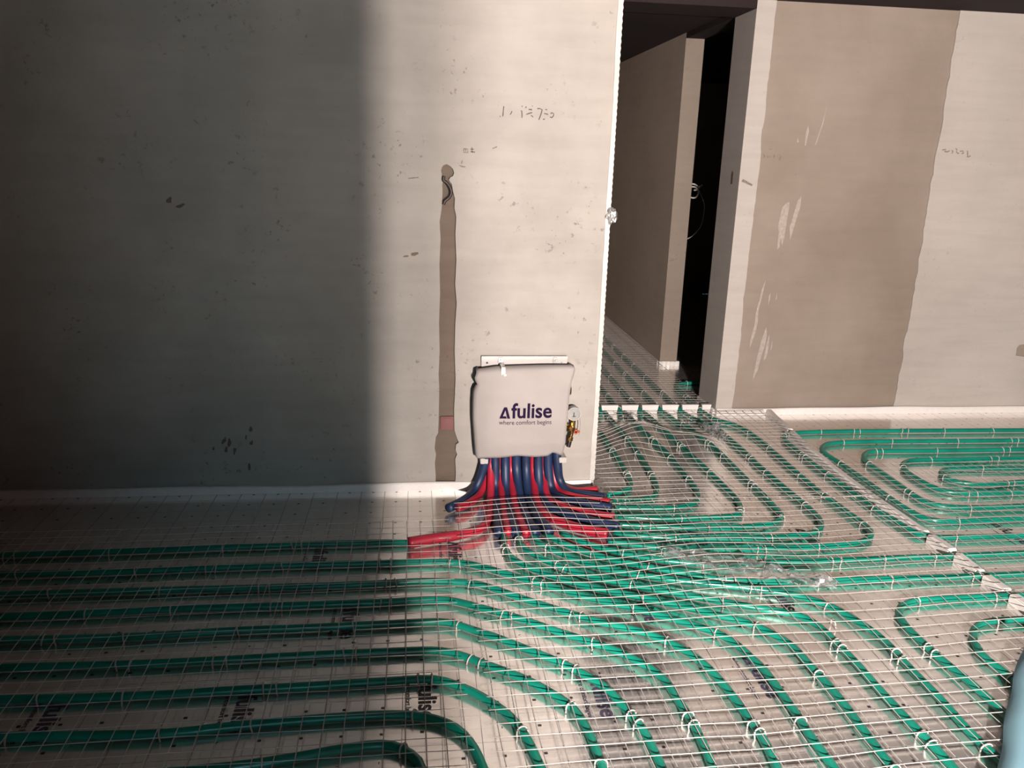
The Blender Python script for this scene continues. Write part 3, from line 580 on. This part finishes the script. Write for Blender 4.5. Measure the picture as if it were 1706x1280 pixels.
for pi, p in enumerate(paths):
    seg = [0.0]
    for a, b in zip(p, p[1:]): seg.append(seg[-1]+(b-a).length)
    s = random.uniform(0.05, 0.3); mine = []
    while s < seg[-1]-0.03 and count < 290:
        for off in ((0.0, 0.035) if random.random() < 0.28 else (0.0,)):
            q = s+off
            i = max(0, min(len(p)-2, next((k for k in range(len(seg)-1) if seg[k+1] >= q), 0)))
            t = (p[i+1]-p[i])
            if t.length < 1e-6: continue
            c = p[i]+t*((q-seg[i])/max(1e-6, seg[i+1]-seg[i]))
            if not in_view(c.x, c.y): continue
            if st_proto is None:
                o = obj('pipe_staple', staple_mesh(), M_STAPLE, smooth=True); st_proto = o
            else:
                o = st_proto.copy(); COL.objects.link(o)
            mine.append(o)
            o.location = (c.x, c.y, 0.0145); o.rotation_euler = (random.uniform(-.15, .15), random.uniform(-.25, .25), math.atan2(t.y, t.x)+random.uniform(-.15, .15))
            count += 1
        s += random.uniform(0.20, 0.42)
    byy = abs(p[-1].y-p[0].y) > 2.5*abs(p[-1].x-p[0].x) and pi >= 28
    mine.sort(key=lambda q: q.location.y if byy else q.location.x)
    for k, o in enumerate(mine):
        tag(o, 'white staple, %s from %s on the %s' % (ORD[min(k, 17)], 'near end' if byy else 'left', SHORT[pi]), 'staple', 'white staples on the heating pipes')

# ================================================================ red and blue sleeves under the manifold
for colr, label, pts in SLEEVES:
    r0 = 0.0185 if colr == 'blue' else 0.0160
    p = catmull(pts, 8)
    flat_end = 'flat to the left' in label or 'longest' in label
    rad = (lambda t, r0=r0, fe=flat_end: r0*(1.0+(0.35*max(0, (t-0.45)/0.55) if fe else 0.06*math.sin(t*9))))
    o = obj('pipe_sleeve', tube(p, rad, 12), M_BLUE if colr == 'blue' else M_RED, smooth=True)
    tag(o, label, 'pipe sleeve', 'red and blue sleeves under the manifold bag')

# ================================================================ manifold on its bracket
man = empty('manifold', (0.44, YF, 0.35))
tag(man, 'heating manifold on a white bracket, with gauge and brass valve', 'manifold')
def at_m(g): return shift(g, (-0.44, -YF, -0.35))
pl = obj('bracket_plate', at_m(box(0.261, 0.625, YF-0.022, YF-0.016, 0.12, 0.604, 0.002)), M_PLATE, man)
obj('plate_rim', at_m(box(0.261, 0.625, YF-0.027, YF-0.022, 0.590, 0.604, 0.001)), M_PLATE, man)
for x in (0.285, 0.601):
    obj('screw_hole', at_m(cyl((x, YF-0.0225, 0.575), (x, YF-0.024, 0.575), 0.0045 if x < .4 else 0.004, 12)), M_BLACK if x < .4 else M_DIAL, man)
for x in (0.341, 0.573):
    c = obj('clamp', at_m(merge(box(x-0.010, x+0.010, YF-0.034, YF-0.022, 0.575, 0.600, 0.002), box(x-0.009, x+0.009, YF-0.032, YF-0.022, 0.535, 0.568, 0.002))), M_STEEL, man)
    obj('clamp_bolt', at_m(merge(cyl((x+0.001, YF-0.044, 0.588), (x+0.001, YF-0.030, 0.588), 0.0055, 6), box(x-0.004, x+0.012, YF-0.060, YF-0.030, 0.528, 0.540, 0.002))), M_STEEL, c)
    if x < 0.4: obj('clamp_hook', at_m(merge(box(x-0.006, x+0.012, YF-0.116, YF-0.110, 0.548, 0.577, 0.001), box(x-0.006, x+0.012, YF-0.116, YF-0.030, 0.574, 0.580, 0.001), box(x+0.004, x+0.016, YF-0.119, YF-0.110, 0.542, 0.553, 0.001))), M_STEEL, c)
    c2 = obj('clamp_arm', at_m(box(x-0.010, x+0.010, YF-0.085, YF-0.022, 0.40, 0.535, 0.003)), M_PLATE, man)
obj('manifold_bar', at_m(cyl((0.27, YF-0.075, 0.47), (0.635, YF-0.075, 0.47), 0.021)), M_BRASS, man, True)
obj('manifold_bar', at_m(cyl((0.27, YF-0.055, 0.30), (0.635, YF-0.055, 0.30), 0.021)), M_BRASS, man, True)
for x in (0.262, 0.600):
    obj('foot_bracket', at_m(box(x-0.002, x+0.030, YF-0.090, YF-0.020, 0.148, 0.172, 0.002)), M_PLATE, man)
ga = obj('gauge', at_m(merge(cyl((0.655, YF-0.075, 0.364), (0.655, YF-0.045, 0.364), 0.029, 28), cyl((0.655, YF-0.078, 0.364), (0.655, YF-0.074, 0.364), 0.025, 28))), M_DIAL, man)
obj('gauge_needle', at_m(merge(box(0.652, 0.656, YF-0.0795, YF-0.078, 0.352, 0.372), box(0.648, 0.662, YF-0.0795, YF-0.078, 0.352, 0.3555))), M_BLACK, ga)
obj('gauge_rim', at_m(tube([(0.655+0.028*math.cos(a), YF-0.077, 0.364+0.028*math.sin(a)) for a in [2*math.pi*i/28 for i in range(29)]], 0.0022, 6)), M_PLATE, ga)
obj('brass_valve', at_m(merge(tube([(0.658, YF-0.06, 0.335), (0.656, YF-0.06, 0.30), (0.652, YF-0.06, 0.27), (0.645, YF-0.062, 0.235)], lambda t: 0.0105-0.003*t, 12), cyl((0.650, YF-0.06, 0.285), (0.656, YF-0.06, 0.303), 0.0135, 8), cyl((0.6465, YF-0.062, 0.24), (0.6485, YF-0.061, 0.254), 0.0125, 8))), M_BRASS, man, False)
obj('valve_handle', at_m(merge(box(0.660, 0.688, YF-0.066, YF-0.056, 0.274, 0.284, 0.002), box(0.664, 0.676, YF-0.066, YF-0.056, 0.268, 0.290, 0.002))), M_HANDLE, man)
obj('valve_outlet', at_m(cyl((0.645, YF-0.062, 0.235), (0.640, YF-0.062, 0.212), 0.010, 12)), M_BLACK, man)
obj('gauge_tube', at_m(tube(catmull([(0.683, YF-0.06, 0.36), (0.686, YF-0.06, 0.33), (0.688, YF-0.06, 0.30), (0.684, YF-0.06, 0.26)], 6), 0.0016, 6)), M_DIAL, man)

# dust bag over the manifold
BL = [(0.176, 0.246), (0.22, 0.241), (0.264, 0.237), (0.356, 0.230), (0.421, 0.229), (0.480, 0.231), (0.511, 0.243), (0.544, 0.227), (0.560, 0.236)]
BR = [(0.181, 0.606), (0.22, 0.613), (0.259, 0.617), (0.352, 0.621), (0.437, 0.624), (0.509, 0.631), (0.550, 0.642), (0.566, 0.645), (0.572, 0.640)]
TOPZ = [(0.23, 0.556), (0.32, 0.568), (0.42, 0.571), (0.545, 0.574), (0.645, 0.573)]
BOTZ = [(0.24, 0.180), (0.332, 0.181), (0.408, 0.192), (0.484, 0.184), (0.545, 0.186), (0.566, 0.205), (0.61, 0.184)]
def bag_y(x, z):
    u = (x-0.235)/0.39; v = (z-0.18)/0.39
    u = max(0, min(1, u)); v = max(0, min(1, v))
    bulge = (1-abs(2*u-1)**4)*(1-abs(2*v-1)**6)
    return 3.118-0.016*bulge+0.005*noise.noise((x*14, z*9, 0))+0.006*noise.noise((x*5, z*14, 4))*(1 if z < 0.26 or z > 0.5 else 0.35)
def bag_mesh():
    nu, nv = 34, 34; V = []; Fc = []
    for j in range(nv+1):
        v = j/nv; zc = 0.18+0.39*v
        for i in range(-2, nu+3):
            u = max(0, min(1, i/nu))
            x0 = lerp_tab(BL, zc); x1 = lerp_tab(BR, zc); x = x0+(x1-x0)*u
            z = lerp_tab(BOTZ, x)+(lerp_tab(TOPZ, x)-lerp_tab(BOTZ, x))*v
            y = bag_y(x, z)
            if i in (-1, nu+1): x += 0.006*(-1 if i < 0 else 1)*(1 if v < .85 else -1); y += 0.03
            if i in (-2, nu+2): x += 0.012*(1 if i < 0 else -1); y = YF-0.030
            V.append((x, y, z))
    w = nu+5
    # top folds back to the bracket
    for i in range(w):
        x, y, z = V[nv*w+i]; V.append((x, min(y+0.035, YF-0.03), z+0.004))
    for i in range(w):
        x, y, z = V[nv*w+i]; V.append((x, YF-0.028, z-0.008))
    for j in range(nv+2):
        for i in range(w-1):
            a = j*w+i; Fc.append([a, a+1, a+w+1, a+w])
    return V, Fc
bag = obj('manifold_bag', bag_mesh(), M_BAG, smooth=True)
tag(bag, 'pale grey fabric bag with a purple logo, covering the manifold', 'bag')
so = bag.modifiers.new('thick', 'SOLIDIFY'); so.thickness = 0.0015; so.offset = 1

def text_geo(body, size, bold=0.0):
    cu = bpy.data.curves.new('t', 'FONT'); cu.body = body; cu.size = size; cu.offset = bold; cu.resolution_u = 4
    to = bpy.data.objects.new('t', cu); COL.objects.link(to)
    bpy.context.view_layer.update()
    me = bpy.data.meshes.new_from_object(to.evaluated_get(bpy.context.evaluated_depsgraph_get()))
    V = [tuple(v.co) for v in me.vertices]; Fc = [list(p.vertices) for p in me.polygons]
    bpy.data.objects.remove(to); bpy.data.curves.remove(cu); bpy.data.meshes.remove(me)
    return V, Fc
def fit(g, x0, x1, y0, y1=None):
    xs = [v[0] for v in g[0]]; ys = [v[1] for v in g[0]]
    s = (x1-x0)/(max(xs)-min(xs)); sy = s if y1 is None else (y1-y0)/(max(ys)-min(ys))
    return [(x0+(v[0]-min(xs))*s, y0+(v[1]-min(ys))*sy, 0) for v in g[0]], g[1]
def subdiv(g, n=1):
    bm = bmesh.new(); vs_ = [bm.verts.new(v) for v in g[0]]
    for f in g[1]:
        try: bm.faces.new([vs_[i] for i in f])
        except ValueError: pass
    bmesh.ops.triangulate(bm, faces=bm.faces)
    bmesh.ops.subdivide_edges(bm, edges=[e for e in bm.edges if e.calc_length() > 0.012], cuts=n)
    bm.verts.index_update()
    r = [tuple(v.co) for v in bm.verts], [[v.index for v in f.verts] for f in bm.faces]
    bm.free(); return r
def logo_geo():
    """unit-width logo: an A drawn as an open triangle, then the rest of the word (height about 0.2)"""
    A = ([(0.0, 0, 0), (0.085, 0.205, 0), (0.142, 0.205, 0), (0.205, 0, 0), (0.150, 0, 0), (0.112, 0.150, 0), (0.068, 0.042, 0), (0.128, 0.042, 0), (0.140, 0, 0)],
         [[0, 6, 5, 1], [1, 5, 2], [2, 5, 4, 3], [0, 8, 7, 6]])
    w = fit(text_geo('fulise', 1.0, 0.022), 0.225, 1.0, 0.0)
    return merge(A, w)
LOGO = logo_geo()
SUB = fit(text_geo('where comfort begins', 1.0, 0.004), 0.0, 1.0, -0.135)
def on_bag(g, x0, z0, s):
    g = subdiv(([(x0+v[0]*s, z0+v[1]*s*1.08, 0) for v in g[0]], g[1]))
    return [(v[0], bag_y(v[0], v[1])-0.0032, v[1]) for v in g[0]], g[1]
pr = obj('logo_print', on_bag(LOGO, 0.332, 0.361, 0.220), M_INK, bag); pr['label'] = 'dark purple printed word on the bag'
obj('slogan_print', on_bag(SUB, 0.331, 0.361, 0.221), M_INK2, bag)

# same logo printed on the foil, reading towards the viewer
for x, y in [(-0.005, 1.925), (-0.480, 1.915), (-0.955, 1.915), (0.470, 1.895), (0.945, 1.935), (0.105, 2.72), (1.05, 2.76), (-0.38, 2.72), (1.50, 2.75), (2.35, 2.75), (-0.24, 2.30), (0.71, 2.32), (1.19, 2.32)]:
    s = 0.185
    g = merge(LOGO)
    obj('printed_logo', ([(x+v[1]*s*1.0, y-v[0]*s, 0.0009) for v in g[0]], g[1]), M_FOILINK, floor)
    obj('printed_slogan', ([(x-0.012+v[1]*s, y-v[0]*s, 0.0009) for v in SUB[0]], SUB[1]), M_FOILINK, floor)

# ================================================================ small things on the walls
jb = empty('junction_box', (0.120, YF+0.012, 0.30)); tag(jb, 'small red junction box in the wall slot left of the bag', 'junction box')
obj('box_body', box(-0.028, 0.028, -0.006, 0.008, -0.03, 0.03, 0.002), M_BOX, jb)
obj('box_lid', box(-0.022, 0.022, -0.009, -0.005, -0.024, 0.024, 0.001), M_BOX, jb)
cb = obj('conduit_cable', tube(catmull(CABLE_FRONT, 8), 0.0062, 8), M_CABLE, smooth=True)
tag(cb, 'dark brown cable curving out of the wall slot', 'cable')
def crumple(c, r, seed, sq=(1, 1, 1)):
    bm = bmesh.new(); bmesh.ops.create_icosphere(bm, subdivisions=3, radius=1)
    for v in bm.verts:
        d = 1+0.45*noise.noise(v.co*2.2+Vector((seed, 0, 0)))+0.2*noise.noise(v.co*5+Vector((0, seed, 0)))
        v.co = Vector((c[0]+v.co.x*r*d*sq[0], c[1]+v.co.y*r*d*sq[1], c[2]+v.co.z*r*d*sq[2]))
    bm.verts.index_update()
    g = [tuple(v.co) for v in bm.verts], [[v.index for v in f.verts] for f in bm.faces]
    bm.free(); return g
tag(obj('foil_ball', crumple((XC+0.004, YF-0.018, 1.188), 0.024, 3, (0.85, 0.8, 1.25)), M_CRUMPLE), 'crumpled silver foil ball stuck on the wall corner by the doorway', 'foil ball')
lw = empty('cable_coil', LOOPS[0][0]); tag(lw, 'looped white cable hanging in the dark opening', 'cable')
for k, lp in enumerate(LOOPS):
    p = catmull([Vector(q)-Vector(LOOPS[0][0])+Vector((0, 0.01*k, 0)) for q in lp], 8)
    if k < 3:                      # ends run back to the partition's hidden side
        p = [p[0]+Vector((-0.09, 0.03, 0.0))]+p
    else:
        p = p+[p[-1]+Vector((-0.05, 0.02, -0.005))]
    obj('cable_loop' if k < 3 else 'loose_strand', tube(p, 0.0055 if k < 3 else 0.0028, 6), M_WHITE, lw, True)

# ================================================================ wire mesh sheets
def sheet_geo(cx, cy, w, h, ang, seed, z0=0.0325, wave=0.004, bulges=(), sp=0.05, r=0.0015, warp=0.006):
    ca, sa = math.cos(ang), math.sin(ang)
    def pos(a, b, up):
        wx = warp*noise.noise((a*2.1, b*2.1, seed)); wy = warp*1.4*noise.noise((a*1.7, b*1.7, seed+9))
        x = cx+(a+wx)*ca-(b+wy)*sa; y = cy+(a+wx)*sa+(b+wy)*ca
        z = z0+wave*(noise.noise((x*2.2, y*2.2, seed+2))+0.4*noise.noise((x*6, y*6, seed+5)))
        for bx, by, br, bh in bulges:
            d2 = ((x-bx)**2+(y-by)**2)/(br*br); z += bh*math.exp(-d2)
        return Vector((x, y, max(0.0285, z)+up))
    na, nb = int(round(w/sp)), int(round(h/sp))
    cross = []; longs = []
    for j in range(nb+1):
        b = -h/2+j*sp+random.uniform(-.003, .003)
        cross.append(tube([pos(-w/2-0.015+(w+0.03)*i/na, b, r) for i in range(na+1)], r, 4))
    for i in range(na+1):
        a = -w/2+i*sp+random.uniform(-.003, .003)
        longs.append(tube([pos(a, -h/2-0.015+(h+0.03)*j/nb, -r) for j in range(nb+1)], r, 4))
    return merge(*cross), merge(*longs)
SHEETS = [
 ('wire mesh sheet over the long pipe runs on the left', -1.04, 1.90, 2.30, 1.85, math.radians(0.6), 1, dict(r=0.0012)),
 ('wire mesh sheet over the pipe bends in the foreground right of centre', 1.085, 2.00, 1.80, 2.00, math.radians(1.8), 2, dict(r=0.0014, wave=0.008, warp=0.016, bulges=((1.0, 2.45, 0.25, 0.02), (0.4, 2.85, 0.3, 0.03)))),
 ('rumpled wire mesh sheet between the wall corner and the doorway', 1.40, 3.58, 1.16, 1.20, math.radians(0.5), 3, dict(wave=0.010, warp=0.012, bulges=((1.12, 3.72, 0.16, 0.09), (1.38, 3.62, 0.14, 0.05), (1.0, 3.5, 0.12, 0.04)))),
 ('wire mesh sheet on the passage floor beyond the threshold', 1.24, 5.75, 0.88, 2.80, 0.0, 4, dict()),
 ('wire mesh sheet right of the foam joint strip', 2.93, 2.55, 1.80, 1.60, math.radians(0.8), 5, dict(wave=0.003, r=0.0009)),
]
for label, cx, cy, w, h, ang, sd, kw in SHEETS:
    root = empty('wire_mesh_sheet', (cx, cy, 0)); tag(root, label, 'wire mesh', 'white wire mesh sheets over the heating pipes')
    a, b = sheet_geo(cx, cy, w, h, ang, sd, **kw)
    o = obj('cross_wires', shift(a, (-cx, -cy, 0)), M_WIRE, root, True); o['kind'] = 'stuff'
    o = obj('long_wires', shift(b, (-cx, -cy, 0)), M_WIRE, root, True); o['kind'] = 'stuff'

# ================================================================ clear plastic film left on the mesh
def film_geo(p0, p1, w, h, seed, n=40, mrows=12):
    p0, p1 = Vector(p0), Vector(p1); d = p1-p0; s = Vector((-d.y, d.x, 0)).normalized()
    V = []; Fc = []
    for i in range(n+1):
        t = i/n
        for j in range(mrows+1):
            q = j/mrows-0.5
            c = p0+d*t+s*(q*w*(0.5+0.6*math.sin(math.pi*t)))
            c += s*0.02*noise.noise((t*5, q*2, seed))
            c.z += 0.036+h*abs(noise.noise((t*7, q*4, seed)))+0.4*h*noise.noise((t*19, q*9, seed))*0.5+0.004
            V.append(tuple(c))
    for i in range(n):
        for j in range(mrows):
            a = i*(mrows+1)+j; Fc.append([a, a+1, a+mrows+2, a+mrows+1])
    return V, Fc
tag(obj('film_scrap', film_geo((0.88, 2.50, 0), (1.40, 2.24, 0), 0.11, 0.05, 3), M_FILM), 'long glossy scrap of clear film across the central pipes', 'plastic film')
tag(obj('film_scrap', film_geo((1.50, 3.84, 0.02), (1.55, 3.64, 0.0), 0.07, 0.08, 8, 20, 10), M_FILM), 'small crumpled clear film standing up on the mesh near the door jamb', 'plastic film')

# ================================================================ pale blue cloth at the right edge
def cloth_geo():
    """loosely folded sheet lying on the mesh, thick rounded left edge running away from the viewer"""
    V = []; Fc = []; nu, nv = 40, 30
    a, b_ = Vector((1.18, 1.25, 0)), Vector((1.93, 1.995, 0)); d = b_-a; s = Vector((d.y, -d.x, 0)).normalized()
    for j in range(nv+1):
        t = j/nv
        for i in range(nu+1):
            q = i/nu
            w = 0.012*math.sin(t*7.0)+0.010*noise.noise((t*6, 0, 2))
            c = a+d*t+s*(w+0.75*q)
            up = 0.012*min(1, q/0.02)+0.075*math.sin(math.pi/2*min(1, q/0.6))
            c.z = 0.036+up*(1+0.25*noise.noise((t*3, q*5, 1)))+0.02*math.sin(q*22+t*3)*min(1, q*4)*(0.5+0.5*noise.noise((t*2, q*3, 5)))
            V.append(tuple(c))
    for j in range(nv):
        for i in range(nu):
            k = j*(nu+1)+i; Fc.append([k, k+1, k+nu+2, k+nu+1])
    return V, Fc
tag(obj('draped_cloth', cloth_geo(), M_CLOTH, smooth=True), 'pale blue cloth folded on the mesh at the lower right edge', 'cloth')
